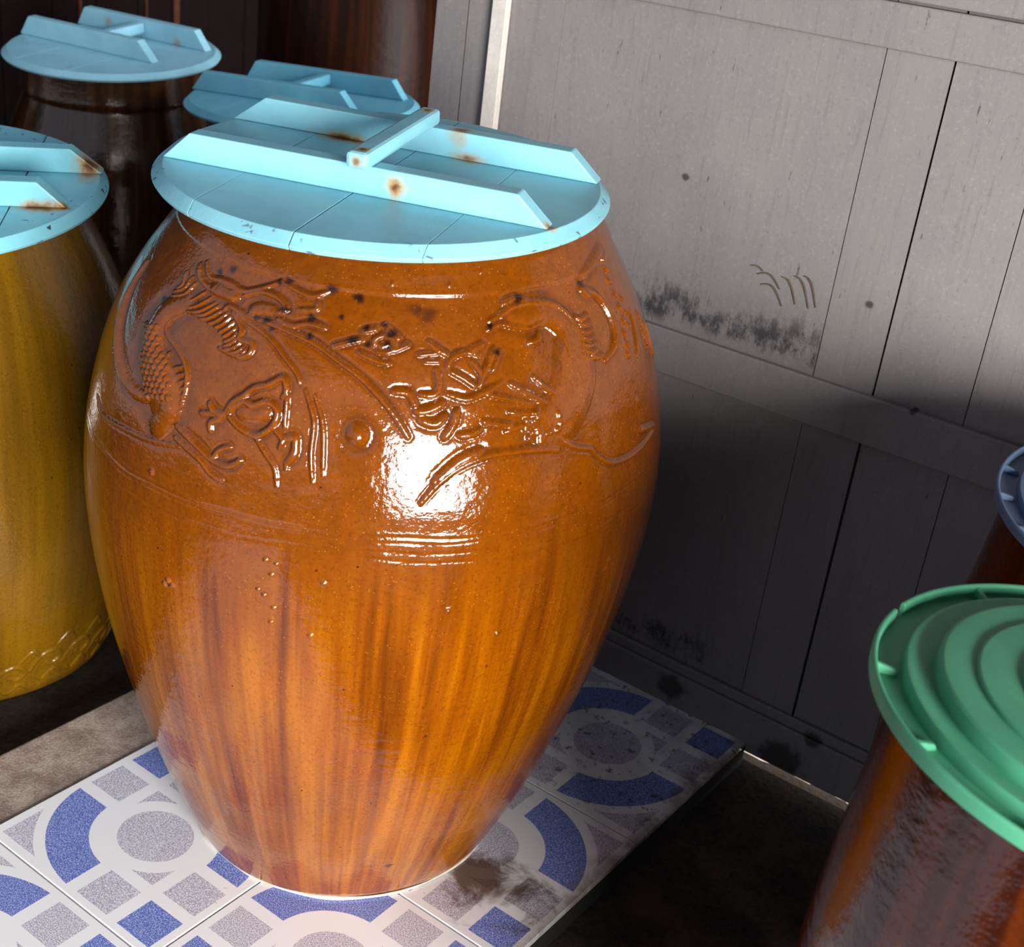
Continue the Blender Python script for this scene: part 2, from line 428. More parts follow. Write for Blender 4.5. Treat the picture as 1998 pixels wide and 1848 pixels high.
# dark wooden walls of the store behind
def plank_wall(name, label, axis, pos, a0, a1, w, mat):
    lo, hi = (pos - 0.03, pos) if axis == 'x' else (pos, pos + 0.03)
    b = (lo - 0.02, hi - 0.02, a0, a1, FZ, 3.2) if axis == 'x' else (a0, a1, lo + 0.02, hi + 0.02, FZ, 3.2)
    root = box(name, b, M_BACKING); tag(root, label, kind='structure')
    a = a0
    while a < a1 - 0.03:
        ww = min(w * rnd.uniform(0.85, 1.15), a1 - a); d = rnd.uniform(0, 0.004)
        bb = (pos - 0.02, pos + d, a + 0.002, a + ww - 0.002, FZ, 3.2) if axis == 'x' else (a + 0.002, a + ww - 0.002, pos - d, pos + 0.02, FZ, 3.2)
        box('plank', bb, mat, root, bevel=0.001, seg=1); a += ww
    return root
wl = plank_wall('wall_left', 'dark red brown plank wall behind the jars', 'x', -3.0, -1.0, 2.46, 0.17, M_DARKWOOD)
wb = plank_wall('wall_back', 'dark red brown plank wall at the back of the store', 'y', 2.4, -3.04, 0.60, 0.17, M_DARKWOOD)
for yy in (1.585, 1.86, 1.985):
    box('batten', (-2.996, -2.985, yy, yy + (0.024 if yy > 1.9 else 0.008), FZ, 3.2), M_DARKTRIM, wl, bevel=0.001)
# wall with the doorway the daylight comes through (behind the camera)
v, f = [], []
for b in ((3.1, 3.2, -6.5, -2.99, FZ, 2.6), (3.1, 3.2, -1.21, 0.31, FZ, 2.6), (3.1, 3.2, -2.99, -1.21, 1.63, 2.6), (3.1, 3.2, -2.99, -1.21, FZ, 0.31)):
    bv, bf = box_geo(*b); k = len(v); v += bv; f += [tuple(i + k for i in q) for q in bf]
tag(mesh_obj('wall_front', v, f, M_WALL), 'grey wall with the doorway that lets in daylight', kind='structure')

# unseen roof slab, added to hold sky light off wall, tiles and lids
tag(box('sky_block_roof', (-0.18, 3.09, -1.6, 0.32, 1.70, 1.76), M_DARKWOOD), 'unseen dark roof added to block sky light over the doorway side', kind='structure')

# ------------------------------------------------------------------ jars
RELIEF_NAMES = ('dragon_relief', 'flower_relief', 'pearl_relief', 'knob', 'bird_relief', 'lotus_relief')
RELIEF_LINES=[
(0,16.1,6.0,[(262.4,774),(259.0,759),(258.2,740),(260.1,720),(264.5,703),(268.3,688),(269.2,670),(268.0,653)]),
(0,21.1,5.0,[(260.8,711),(263.8,700),(267.1,686),(268.4,675)]),
(0,6.8,5.0,[(237.2,776),(238.8,748),(242.1,722),(245.8,701),(250.3,685),(255.7,674),(261.6,672),(265.3,678)]),
(0,3.1,2.5,[(262.7,760),(261.2,750),(262.0,739),(266.5,730),(270.5,718),(272.2,698),(271.7,671)]),
(0,2.5,2.0,[(243.2,632),(249.1,624),(257.9,630),(266.2,635),(273.7,643)]),
(0,3.7,4.0,[(272.3,661),(277.0,652),(281.0,642),(284.4,641),(286.4,649)]),
(0,3.1,3.0,[(272.5,649),(278.3,639),(281.2,628),(283.6,625)]),
(0,3.1,3.0,[(281.0,642),(282.3,654),(284.1,659)]),
(0,3.7,4.0,[(259.4,811),(261.9,803),(265.2,798),(270.0,796)]),
(0,8.7,5.0,[(267.8,799),(271.4,799),(274.4,799)]),
(0,3.1,3.0,[(260.9,816),(264.6,806),(268.3,808),(271.9,808),(275.7,806),(280.5,815),(284.1,825)]),
(0,3.7,3.5,[(276.1,801),(279.8,810),(284.7,809),(287.5,801),(285.4,794)]),
(0,7.4,3.5,[(280.3,792),(282.0,795),(284.4,796)]),
(0,3.1,3.0,[(273.5,783),(274.1,788),(276.6,787),(279.8,785),(283.9,785)]),
(0,3.7,3.5,[(286.6,789),(290.2,787),(293.5,792),(296.8,790)]),
(0,3.1,2.5,[(284.4,823),(288.6,819),(292.3,817),(295.7,824)]),
(0,3.1,2.5,[(293.8,813),(294.0,806),(290.1,802)]),
(0,3.1,3.0,[(275.8,783),(279.4,772),(280.1,761),(283.0,760),(283.2,750),(281.0,744),(276.5,746)]),
(0,2.5,2.5,[(275.8,783),(281.9,777),(286.9,768),(290.7,754),(293.8,741),(294.5,733)]),
(0,3.7,3.5,[(277.0,784),(284.0,784),(290.7,780),(295.7,774),(300.6,762),(305.5,748),(309.6,730),(312.9,711),(315.2,694)]),
(1,3.7,3.5,[(281.8,689),(282.9,701),(284.8,710),(286.3,719),(288.7,725),(291.3,735),(292.5,724),(292.1,716)]),
(1,3.7,3.5,[(282.6,687),(284.9,680),(288.3,676),(290.6,684),(291.7,695),(291.4,705),(289.2,709),(286.8,703),(284.8,704),(283.1,697),(282.4,689)]),
(1,7.4,2.5,[(285.0,693),(287.6,693),(289.6,699)]),
(1,3.7,3.5,[(281.8,687),(279.7,687),(278.3,693)]),
(1,3.1,3.0,[(280.1,686),(277.1,682)]),
(1,3.7,3.0,[(281.4,683),(279.5,677),(279.6,669)]),
(1,3.1,3.0,[(291.7,686),(293.5,678),(293.2,670)]),
(1,4.3,3.0,[(293.8,679),(295.5,682),(295.9,668),(294.8,656)]),
(1,2.5,2.5,[(292.9,719),(293.2,704),(293.5,689)]),
(1,2.5,2.5,[(296.0,727),(298.5,700),(298.8,671),(299.7,642)]),
(1,2.5,2.0,[(298.0,723),(300.3,695),(301.3,650)]),
(1,2.5,2.0,[(288.4,675),(291.1,660),(292.9,649),(293.6,632)]),
(2,3.7,4.0,[(307.5,780),(307.6,786),(309.2,790),(311.3,787),(311.5,778),(309.9,774),(308.3,774)]),
(2,5.0,3.0,[(309.1,780),(310.1,782)]),
(2,3.7,3.0,[(299.4,774),(302.5,780),(305.0,784)]),
(2,3.7,3.0,[(304.8,771),(308.2,765),(310.8,763)]),
(2,3.7,3.5,[(311.5,776),(314.1,782)]),
(2,3.7,3.0,[(305.1,792),(307.4,795)]),
(2,3.7,3.0,[(310.1,796),(312.3,788)]),
(3,10.5,6.0,[(306.3,693),(306.4,692)]),
(4,28.5,2.2,[(352.2,768),(351.2,739),(347.1,712),(342.7,695)]),
(4,14.9,3.5,[(338.2,805),(342.0,804),(347.1,803),(350.1,794),(352.6,778),(352.2,762)]),
(4,3.7,3.0,[(332.6,803),(335.6,808),(338.8,814),(343.9,815),(350.1,810),(354.0,796),(355.3,776),(355.1,754),(359.3,752)]),
(4,3.7,3.0,[(331.9,795),(335.1,799),(338.1,796),(342.2,793),(347.2,798),(350.4,786),(350.7,766),(348.9,744)]),
(4,3.7,3.0,[(336.5,817),(339.7,821),(343.1,818)]),
(4,4.3,4.0,[(2.2,815),(6.4,804),(8.4,787),(8.1,768),(5.3,753),(1.3,745)]),
(4,5.6,3.0,[(2.5,823),(10.5,831),(18.5,837)]),
(4,5.0,3.0,[(1.6,814),(2.9,808)]),
(4,3.1,3.0,[(20.0,772),(17.6,749),(15.2,732)]),
(4,3.1,3.0,[(24.8,762),(23.4,729)]),
(4,3.1,3.0,[(28.8,745),(29.2,712)]),
(4,3.7,3.5,[(318.2,632),(321.1,652),(324.8,667),(329.8,676),(335.5,678),(341.3,676),(344.6,672)]),
(4,6.2,3.0,[(320.5,652),(324.5,671),(328.4,680)]),
(4,3.1,2.5,[(333.4,697),(336.4,701),(338.7,701)]),
(4,3.1,3.0,[(345.1,684),(348.5,672),(352.8,665),(354.7,655),(358.6,642),(3.7,638),(8.3,638),(14.3,640),(20.3,643)]),
(4,3.7,3.0,[(11.6,657),(18.8,648)]),
(4,3.7,3.0,[(335.2,742),(338.9,731),(342.4,720)]),
(4,3.1,2.5,[(334.3,715),(338.5,712),(340.6,713)]),
(4,3.1,2.5,[(329.3,734),(333.7,729),(339.1,721)]),
(4,3.1,2.5,[(329.2,708),(334.5,703)]),
(4,3.7,3.0,[(340.7,746),(343.3,733),(345.3,727)]),
(4,3.7,3.0,[(341.3,779),(343.4,781),(344.1,786)]),
(5,3.7,3.0,[(322.3,760),(323.1,769),(325.0,774),(326.9,775),(329.2,772)]),
(5,3.7,3.0,[(322.6,758),(325.5,750),(327.9,741)]),
(5,3.7,3.0,[(320.1,759),(320.7,746),(319.8,735),(317.1,734)]),
(5,3.1,3.0,[(316.8,773),(320.1,775)]),
(5,3.1,3.0,[(318.0,767),(320.5,767)]),
(5,3.7,3.0,[(318.6,785),(320.5,778),(322.4,773)]),
(5,3.7,3.0,[(329.2,750),(331.0,764),(332.5,777)]),
(5,3.1,3.0,[(328.7,742),(329.2,753),(327.5,766)]),
(5,3.1,3.0,[(331.6,756),(332.6,765),(333.7,774)]),
(5,3.7,3.0,[(327.7,778),(329.8,782)]),
(5,4.3,3.0,[(312.1,736),(314.8,735),(316.2,723)]),
(5,5.0,3.5,[(316.6,718),(318.9,720),(321.2,726)]),
(5,5.0,3.5,[(317.3,710),(320.0,707),(321.6,714)]),
(5,4.3,3.0,[(321.7,694),(323.3,706),(324.0,719)]),
(5,3.7,3.0,[(324.4,696),(326.7,697),(328.4,700)]),
(5,3.7,3.0,[(322.2,735),(325.7,730),(328.6,734),(333.3,744)]),
(0,2.5,2.6,[(257.3,773),(260.8,781),(261.8,794)]),
(0,2.5,2.6,[(256.9,777),(259.7,786),(259.6,797)]),
(0,2.5,2.6,[(257.4,781),(258.3,789),(256.5,798)]),
(0,2.5,2.6,[(259.2,771),(263.8,779),(266.0,791)]),
(0,2.5,2.6,[(261.2,767),(265.7,775),(268.3,788)]),
(0,2.5,2.6,[(263.8,766),(267.6,773),(270.2,785)]),
(0,2.5,2.6,[(266.5,767),(269.3,772),(271.5,784)]),
(0,2.5,2.6,[(268.6,766),(270.9,771),(272.9,781)]),
(0,2.5,2.6,[(271.3,765),(272.9,770),(274.4,780)]),
(0,2.5,2.6,[(273.3,764),(274.8,770),(275.5,778)]),
(0,2.5,2.6,[(274.9,761),(276.3,768),(276.8,775)]),
(0,2.5,2.6,[(276.2,758),(277.5,765),(278.0,770)]),
(0,2.5,2.6,[(276.9,754),(278.4,760),(278.8,766)]),
(0,2.5,2.6,[(277.3,750),(278.8,756),(279.5,762)]),
(0,2.5,2.6,[(277.4,746),(279.3,751),(280.3,757)]),
(0,2.5,2.6,[(278.7,744),(280.6,749),(281.4,754)]),
(0,2.5,2.6,[(280.3,744),(281.8,749),(282.2,753)]),
(0,2.5,1.8,[(267.3,709),(270.4,717)]),
(0,2.5,1.8,[(268.2,703),(270.9,710)]),
(0,2.5,1.8,[(268.9,697),(271.5,704)]),
(0,2.5,1.8,[(269.7,691),(272.0,698)]),
(0,2.5,1.8,[(270.4,685),(272.1,691)]),
(0,2.5,1.8,[(270.7,678),(272.3,683)]),
(0,2.5,1.8,[(271.0,671),(272.3,676)]),
(4,3.1,3.5,[(355.8,793),(357.4,790),(359.8,792)]),
(4,3.1,3.5,[(356.0,787),(357.6,784),(360.0,785)]),
(4,3.1,3.5,[(356.0,780),(357.6,777),(359.9,778)]),
(4,3.1,3.5,[(356.0,774),(357.6,770),(359.9,772)]),
(4,3.1,3.5,[(355.8,767),(357.3,764),(359.6,765)]),
(4,3.1,3.5,[(355.8,761),(357.3,757),(359.5,758)]),
(4,3.1,3.5,[(356.9,755),(358.5,751),(0.8,752)])]
RELIEF_BUMPS=[(0,3.5,2.4,254.0,733),(0,3.5,2.4,255.9,736),(0,3.5,2.4,257.7,739),(0,3.5,2.4,259.4,742),(0,3.5,2.4,255.9,730),(0,3.5,2.4,257.7,733),(0,3.5,2.4,259.4,736),(0,3.5,2.4,257.6,727),(0,3.5,2.4,259.4,730),(0,3.5,2.4,261.0,732),(0,3.5,2.4,257.5,720),(0,3.5,2.4,259.3,723),(0,3.5,2.4,260.9,726),(0,3.5,2.4,259.2,717),(0,3.5,2.4,260.8,720),(0,3.5,2.4,262.4,723),(0,3.5,2.4,257.3,707),(0,3.5,2.4,259.0,711),(0,3.5,2.4,260.7,714),(0,3.5,2.4,262.3,716),(0,3.5,2.4,263.9,719),(0,3.5,2.4,265.3,721),(0,3.5,2.4,258.8,704),(0,3.5,2.4,260.5,707),(0,3.5,2.4,262.1,710),(0,3.5,2.4,263.7,713),(0,3.5,2.4,265.2,715),(0,3.5,2.4,258.6,697),(0,3.5,2.4,260.3,701),(0,3.5,2.4,261.9,703),(0,3.5,2.4,263.5,706),(0,3.5,2.4,265.0,709),(0,3.5,2.4,266.5,711),(0,3.5,2.4,260.1,694),(0,3.5,2.4,261.7,697),(0,3.5,2.4,263.3,700),(0,3.5,2.4,264.8,702),(0,3.5,2.4,266.3,705),(0,3.5,2.4,261.5,690),(0,3.5,2.4,263.1,693),(0,3.5,2.4,264.6,696),(0,3.5,2.4,266.1,698),(0,3.5,2.4,267.5,701),(0,3.5,2.4,261.2,683),(0,3.5,2.4,262.8,687),(0,3.5,2.4,264.4,689),(0,3.5,2.4,265.8,692),(0,3.5,2.4,267.3,694),(0,3.5,2.4,268.7,697),(0,3.5,2.4,262.5,680),(0,3.5,2.4,264.1,683),(0,3.5,2.4,265.6,685),(0,3.5,2.4,267.0,688),(0,3.5,2.4,268.4,690),(0,3.5,2.4,263.8,676),(0,3.5,2.4,265.3,679),(0,3.5,2.4,266.7,681),(0,3.5,2.4,268.1,684),(0,3.5,2.4,269.5,686),(0,2.2,2.0,239.6,707),(0,2.2,2.0,241.8,705),(0,2.2,2.0,243.2,701),(0,2.2,2.0,243.8,696),(0,2.2,2.0,244.3,691),(0,2.2,2.0,245.2,687),(0,2.2,2.0,246.6,684),(0,2.2,2.0,248.1,680),(0,2.2,2.0,249.1,676),(4,5.6,4.0,14.7,809),(4,5.6,4.0,14.6,796),(4,5.6,4.0,14.1,783),(4,5.6,4.0,13.5,771),(4,5.6,4.0,11.7,760),(4,5.6,4.0,11.5,748),(4,5.6,4.0,10.7,740),(4,5.6,4.0,16.3,818),(4,3.7,4.0,16.2,828),(4,3.7,4.0,17.4,788),(4,3.7,4.0,16.6,775),(4,3.7,4.0,15.4,763),(4,3.7,2.2,338.1,706),(4,3.7,2.2,340.6,687),(4,3.7,2.2,345.2,708),(4,3.7,2.2,342.9,692),(4,3.7,2.2,344.4,693),(4,3.7,2.2,344.6,694),(4,3.7,2.2,340.3,708),(4,3.7,2.2,340.2,713),(4,3.7,2.2,344.9,694),(4,3.7,2.2,341.2,687),(4,3.7,2.2,340.6,684),(4,3.7,2.2,339.9,697),(4,3.7,2.2,337.9,706),(4,3.7,2.2,340.7,691),(4,3.7,2.2,338.2,689),(4,3.7,2.2,345.3,699),(4,3.7,2.2,345.2,706),(4,3.7,2.2,340.5,696),(4,3.7,2.2,339.8,712),(4,3.7,2.2,340.1,693),(4,3.7,2.2,339.0,694),(4,3.7,2.2,341.1,689),(4,3.7,2.2,337.6,697),(4,3.7,2.2,339.6,705),(4,3.7,2.2,340.9,687),(4,3.7,2.2,342.0,691),(-1,4.0,2.2,303.2,540),(-1,4.0,2.2,324.6,514),(-1,3.2,2.2,334.6,477),(-1,4.0,2.2,0.6,526),(-1,4.8,2.2,0.1,516),(-1,3.2,2.2,293.1,555),(-1,3.2,2.2,294.3,540),(-1,3.2,2.2,293.2,515),(-1,3.2,2.2,295.0,502),(-1,3.2,2.2,294.6,484),(-1,2.4,2.2,295.0,553),(-1,2.4,2.2,292.1,520),(-1,4.0,2.2,273.6,492),(-1,3.2,2.2,272.6,485),(-1,3.2,2.2,274.6,489),(-1,4.0,2.2,301.6,476),(-1,4.0,2.2,10.8,691),(-1,4.0,2.2,268.4,605),(-1,3.2,2.2,294.9,651),(-1,2.4,2.2,332.0,847),(-1,2.4,2.2,310.0,837),(-1,2.4,2.2,323.6,837)]
GLAZE_SPOTS=[(269.9,820,5.6),(266.6,813,5.0),(285.7,826,5.6),(296.4,826,6.2),(287.6,800,5.6),(293.5,797,5.0),(284.2,786,5.0),(286.0,779,3.7),(299.8,802,3.7),(305.5,795,4.3),(309.0,799,4.3),(310.9,792,5.6),(310.1,781,5.6),(303.1,782,5.6),(306.2,779,4.3),(283.5,823,5.0),(254.9,765,5.0),(302.8,821,6.2),(281.8,786,3.7),(294.3,780,4.3),(318.6,810,9.9),(340.7,820,6.2),(2.1,819,5.0),(315.8,814,8.7),(310.7,793,4.3),(309.0,800,3.7),(332.8,774,4.3),(332.4,798,4.3),(324.9,84,5.6),(273.6,487,3.1),(334.0,434,1.9)]


def jar_body(name, base, top, N, nodes, mat, parent_label, cat, group=None, fine=False, rings=(), wob=0.0, relief=None, collar=None, seg=128, names=RELIEF_NAMES, span=(-150, 40), zfine=0.42):
    """base, top: centres of the foot and of the lid's underside; nodes: radii from foot to rim"""
    base = Vector(base); top = Vector(top); H = top.z - base.z
    sx, sy = (top.x - base.x) / H, (top.y - base.y) / H
    if fine == 'foot':
        th = np.concatenate([np.radians(np.arange(-120, 60, 0.4)), np.radians(np.arange(60, 240, 3.0))])
        zz = np.concatenate([np.arange(0.004, 0.17, 0.0022), np.linspace(0.17, H, 90)])
    elif fine:
        th = np.concatenate([np.radians(np.arange(-150, 40, 0.219)), np.radians(np.arange(40, 210, 2.0))])
        zz = np.concatenate([np.arange(0.004, 0.42, 0.0035), np.arange(0.42, H - 0.0005, 0.0014), [H]])
    else:
        th = np.linspace(0, 2 * math.pi, seg, endpoint=False); zz = np.concatenate([[0.004], np.linspace(0.012, H, 110)])
    nt = len(th); nz = len(zz)
    R = spline(np.linspace(0, H, len(nodes)), nodes, zz)
    R[0] -= 0.002
    h = np.zeros((nz, nt)); gid = -np.ones((nz, nt), int); iron = np.zeros((nz, nt)); pool = np.zeros((nz, nt))
    arc = np.concatenate([[0], np.cumsum(np.hypot(np.diff(zz), np.diff(R)))])
    if collar: h += (collar[1] * sstep(zz, collar[0] - 0.002, collar[0] + 0.002))[:, None]
    for (zr, t0, t1, dep, wd, ph) in rings:
        c = zr + 0.006 * np.sin(th * 1.3 + ph) + 0.0022 * np.sin(th * 5 + ph * 3) + 0.0008 * np.sin(th * 23 + ph)
        deg = np.degrees(np.mod(th + math.pi * 1.0, 2 * math.pi) - math.pi)
        fade = sstep(deg, t0, t0 + 12) * (1 - sstep(deg, t1 - 12, t1))
        d = (zz[:, None] - c[None, :]) / wd
        h += -dep * fade * np.exp(-d * d) + 0.5 * dep * fade * np.exp(-(d - 1.7) ** 2)
    if wob:
        h += wob * (np.sin(3 * th)[None, :] * np.cos(9 * zz)[:, None] + 0.6 * np.sin(5 * th + 1)[None, :] * np.sin(17 * zz + 1)[:, None])
    if relief:
        thd = np.mod(th, 2 * math.pi)
        hr = np.zeros((nz, nt)); hg = np.zeros((nz, nt))
        def smooth(pts, k=4):
            if len(pts) < 3: return pts
            out = []
            P_ = [pts[0]] + list(pts) + [pts[-1]]
            for i in range(1, len(P_) - 2):
                for s in range(k):
                    t = s / k; c = []
                    for e in (0, 1):
                        p0, p1, p2, p3 = P_[i - 1][e], P_[i][e], P_[i + 1][e], P_[i + 2][e]
                        c.append(0.5 * (2 * p1 + (p2 - p0) * t + (2 * p0 - 5 * p1 + 4 * p2 - p3) * t * t + (3 * p1 - p0 - 3 * p2 + p3) * t ** 3))
                    out.append(tuple(c))
            return out + [pts[-1]]
        def stamp(g, w0, amp0, pts):
            t00 = pts[0][0]
            pts = smooth([(t00 + ((t - t00 + math.pi) % (2 * math.pi) - math.pi), z) for t, z in pts])
            n = len(pts) - 1
            for k, ((t0, z0), (t1, z1)) in enumerate(zip(pts[:-1], pts[1:])):
                e = min(1.0, 0.45 + 2.6 * min(k + 0.5, n - k - 0.5) / max(n, 1)) if n > 2 else 1.0
                w = w0 * (0.6 + 0.4 * e) * 1.12; amp = amp0 * e
                a0, a1 = np.interp(z0, zz, arc), np.interp(z1, zz, arc)
                Rm = np.interp((z0 + z1) / 2, zz, R)
                dt = t1 - t0
                m = 2.6 * w
                rows = np.where((arc > min(a0, a1) - m) & (arc < max(a0, a1) + m))[0]
                rel = (thd - t0 + math.pi) % (2 * math.pi) - math.pi
                cols = np.where((rel * Rm > min(0, dt * Rm) - m) & (rel * Rm < max(0, dt * Rm) + m))[0]
                if len(rows) == 0 or len(cols) == 0: continue
                X = rel[cols][None, :] * Rm; Y = arc[rows][:, None] - a0
                bx, by = dt * Rm, a1 - a0; L2 = bx * bx + by * by + 1e-12
                s = np.clip((X * bx + Y * by) / L2, 0, 1)
                d = np.hypot(X - s * bx, Y - s * by) / w
                rid = amp * np.clip(1 - d * d, 0, 1) ** 1.25
                gro = -0.28 * min(amp, 0.0035) * np.exp(-((d - 1.3) / 0.4) ** 2)
                ix = np.ix_(rows, cols)
                cur = hr[ix]; up = rid > cur
                hr[ix] = np.where(up, rid, cur)
                gi = gid[ix]; gid[ix] = np.where(up & (rid > 0.1 * amp), g, gi)
                hg[ix] = np.minimum(hg[ix], gro)
        for g, w, amp, pts in relief[0]:
            stamp(g, max(w, 2.6) * 1e-3, amp * 1e-3, [(math.radians(a), z * 1e-3) for a, z in pts])
        base_h = hr.copy()
        for g, w, amp, a, z in relief[1]:
            p = (math.radians(a), z * 1e-3); a0 = np.interp(p[1], zz, arc); Rm = np.interp(p[1], zz, R)
            rel = ((thd - p[0] + math.pi) % (2 * math.pi) - math.pi) * Rm
            rows = np.where(abs(arc - a0) < w * 1.5e-3)[0]; cols = np.where(abs(rel) < w * 1.5e-3)[0]
            if len(rows) == 0 or len(cols) == 0: continue
            d = np.hypot(rel[cols][None, :], arc[rows][:, None] - a0) / (w * 1e-3)
            ix = np.ix_(rows, cols); add = amp * 1e-3 * np.clip(1 - d * d, 0, 1)
            hr[ix] = np.maximum(hr[ix], base_h[ix] + add)
            gid[ix] = np.where((add > 0.2e-3) & (g >= 0), g, gid[ix])
        h += hr * 1.05 + np.where(hr > 0.0002, 0, hg)
        pool = np.where(hr > 0.0012, 0, np.clip(-hg / 0.0009, 0, 1)) * (0.65 + 0.35 * np.sin(thd * 37)[None, :] * np.sin(zz * 90)[:, None])
        rs = np.random.RandomState(5)
        for a, z, s in relief[2]:
            p = (math.radians(a), z * 1e-3); a0 = np.interp(p[1], zz, arc); Rm = np.interp(p[1], zz, R)
            X = (((thd - p[0] + math.pi) % (2 * math.pi) - math.pi) * Rm)[None, :]; Y = (arc - a0)[:, None]
            rows = np.where(abs(arc - a0) < 0.03)[0]; cols = np.where(abs(X[0]) < 0.03)[0]
            if len(rows) == 0 or len(cols) == 0: continue
            ix = np.ix_(rows, cols); Xs, Ys = X[:, cols], Y[rows]
            ang = np.arctan2(Ys, Xs); k = 1.25 + 0.16 * np.sin(2 * ang + rs.rand() * 6) + 0.14 * np.sin(3 * ang + rs.rand() * 6) + 0.08 * np.sin(7 * ang + rs.rand() * 6)
            d = np.hypot(Xs * (0.8 + 0.4 * rs.rand()), Ys) / (s * 0.8e-3 * k)
            iron[ix] = np.maximum(iron[ix], (0.55 if s > 8 else 0.92) * (1 - sstep(d, 0.35, 1.25)))
    # slight low-frequency hand-thrown unevenness, then the rim follows the lid
    RR = R[:, None] + h
    ct, st = np.cos(th)[None, :], np.sin(th)[None, :]
    X = RR * ct; Y = RR * st; Zv = np.repeat(zz[:, None], nt, 1)
    k = sstep(zz, H - 0.16, H)[:, None]
    Zv = Zv + k * (-(N[0] * X + N[1] * Y) / N[2]) - 0.001 * k
    X = X + sx * zz[:, None]; Y = Y + sy * zz[:, None]
    # inner lip + foot rows
    def row(r, z, tiltk):
        x = r * np.cos(th); y = r * np.sin(th)
        return np.stack([x + sx * z, y + sy * z, z + tiltk * (-(N[0] * x + N[1] * y) / N[2]) - 0.001 * tiltk], 1)
    P = np.stack([X, Y, Zv], -1)
    rows = [row(R[0] * 0.9, 0.0, 0)[None], row(R[0] - 0.003, 0.0, 0)[None], P]
    rows += [row(R[-1] - 0.012, H, 1)[None], row(R[-1] - 0.03, H - 0.02, 1)[None], row(R[-1] - 0.02, H - 0.10, 0.5)[None]]
    V = np.concatenate(rows, 0); nr = V.shape[0]
    gidf = -np.ones((nr, nt), int); gidf[2:2 + nz] = gid
    ironf = np.zeros((nr, nt)); ironf[2:2 + nz] = iron; poolf = np.zeros((nr, nt)); poolf[2:2 + nz] = pool
    dt_ = np.roll(V, -1, 1) - np.roll(V, 1, 1); dz_ = np.gradient(V, axis=0)
    Nn = np.cross(dt_, dz_); Nn /= np.maximum(np.linalg.norm(Nn, axis=-1, keepdims=True), 1e-12)
    V = V.reshape(-1, 3); Nn = Nn.reshape(-1, 3)
    idx = np.arange(nr * nt).reshape(nr, nt)
    q = np.stack([idx[:-1], np.roll(idx, -1, 1)[:-1], np.roll(idx, -1, 1)[1:], idx[1:]], -1).reshape(-1, 4)
    gq = gidf.reshape(-1)[q]
    fid = np.where((gq == gq[:, :1]).all(1), gq[:, 0], -1)
    if collar:
        rowi = q[:, 0] // nt
        zc = np.concatenate([[0, 0], zz, [H] * 3])[rowi]
        fid = np.where((zc >= collar[0] - 0.001), 90, fid)
    root = empty(name, base)
    def emit(pname, sel):
        qq = q[sel]
        if len(qq) == 0: return None
        used, inv = np.unique(qq, return_inverse=True)
        inv = inv.reshape(qq.shape)
        me = bpy.data.meshes.new(pname)
        me.vertices.add(len(used)); me.vertices.foreach_set('co', V[used].ravel().astype(np.float32))
        me.loops.add(inv.size); me.loops.foreach_set('vertex_index', inv.ravel().astype(np.int32))
        me.polygons.add(len(inv)); me.polygons.foreach_set('loop_start', np.arange(0, inv.size, 4, dtype=np.int32))
        me.polygons.foreach_set('use_smooth', np.ones(len(inv), bool))
        me.update(calc_edges=True)
        if relief:
            at = me.attributes.new('iron', 'FLOAT', 'POINT'); at.data.foreach_set('value', ironf.reshape(-1)[used].astype(np.float32))
            at = me.attributes.new('pool', 'FLOAT', 'POINT'); at.data.foreach_set('value', poolf.reshape(-1)[used].astype(np.float32))
        me.normals_split_custom_set_from_vertices([tuple(n) for n in Nn[used]])
        me.materials.append(mat)
        o = bpy.data.objects.new(pname, me); COL.objects.link(o); o.parent = root
        return o
    emit('body', fid == -1)
    if collar: emit('rim_collar', fid == 90)
    if relief:
        for g, nm in enumerate(names): emit(nm, fid == g)
    tag(root, parent_label, cat, group)
    return root

def wood_lid(name, top_c, N, az, R, mat, label, group, beams, handle, cuts, cut_gap, th=0.0155, bh=0.031, bt=0.022, hz=None, thick_bevel=0.012):
    root = empty(name, top_c, lean_rot(N, az))
    tag(root, label, 'lid', group)
    Rb, Rt = R, R - thick_bevel
    edges = [-1e9] + list(cuts) + [1e9]
    gaps = [0] + list(cut_gap) + [0]
    for i in range(len(edges) - 1):
        def outline(Rr, n=34):
            u0, u1 = max(edges[i] + gaps[i] / 2, -Rr + 1e-5), min(edges[i + 1] - gaps[i + 1] / 2, Rr - 1e-5)
            a0, a1 = math.asin(u0 / Rr), math.asin(u1 / Rr)
            p = [a0 + (a1 - a0) * k / n for k in range(n + 1)]
            return [(Rr * math.sin(a), -Rr * math.cos(a)) for a in p] + [(Rr * math.sin(a), Rr * math.cos(a)) for a in reversed(p)]
        ob, om, ot = outline(Rb - 0.003), outline(Rb), outline(Rt); n = len(ot)
        v = [(x, y, -th) for x, y in ob] + [(x, y, -th + 0.005) for x, y in om] + [(x, y, 0) for x, y in ot]
        f = [tuple(reversed(range(n))), tuple(range(2 * n, 3 * n))]
        for k in range(n):
            for l in (0, 1): f.append((l * n + k, l * n + (k + 1) % n, l * n + n + (k + 1) % n, l * n + n + k))
        mesh_obj('board', v, f, mat, root, bevel=0.0005, seg=1)
    for (vv, ub0, ub1, ut0, ut1) in beams:
        prism('batten', [(ub0, 0.0003), (ub1, 0.0003), (ut1, bh), (ut0, bh)], vv, vv + bt, mat, root, bevel=0.0016)
    u0, u1, v0, v1, hh = handle
    o = mesh_obj('handle', *box_geo(u0, u1, v0, v1, bh + 0.0002 if hz is None else hz, bh + hh if hz is None else hz + hh), mat, root, bevel=0.0045)
    return root

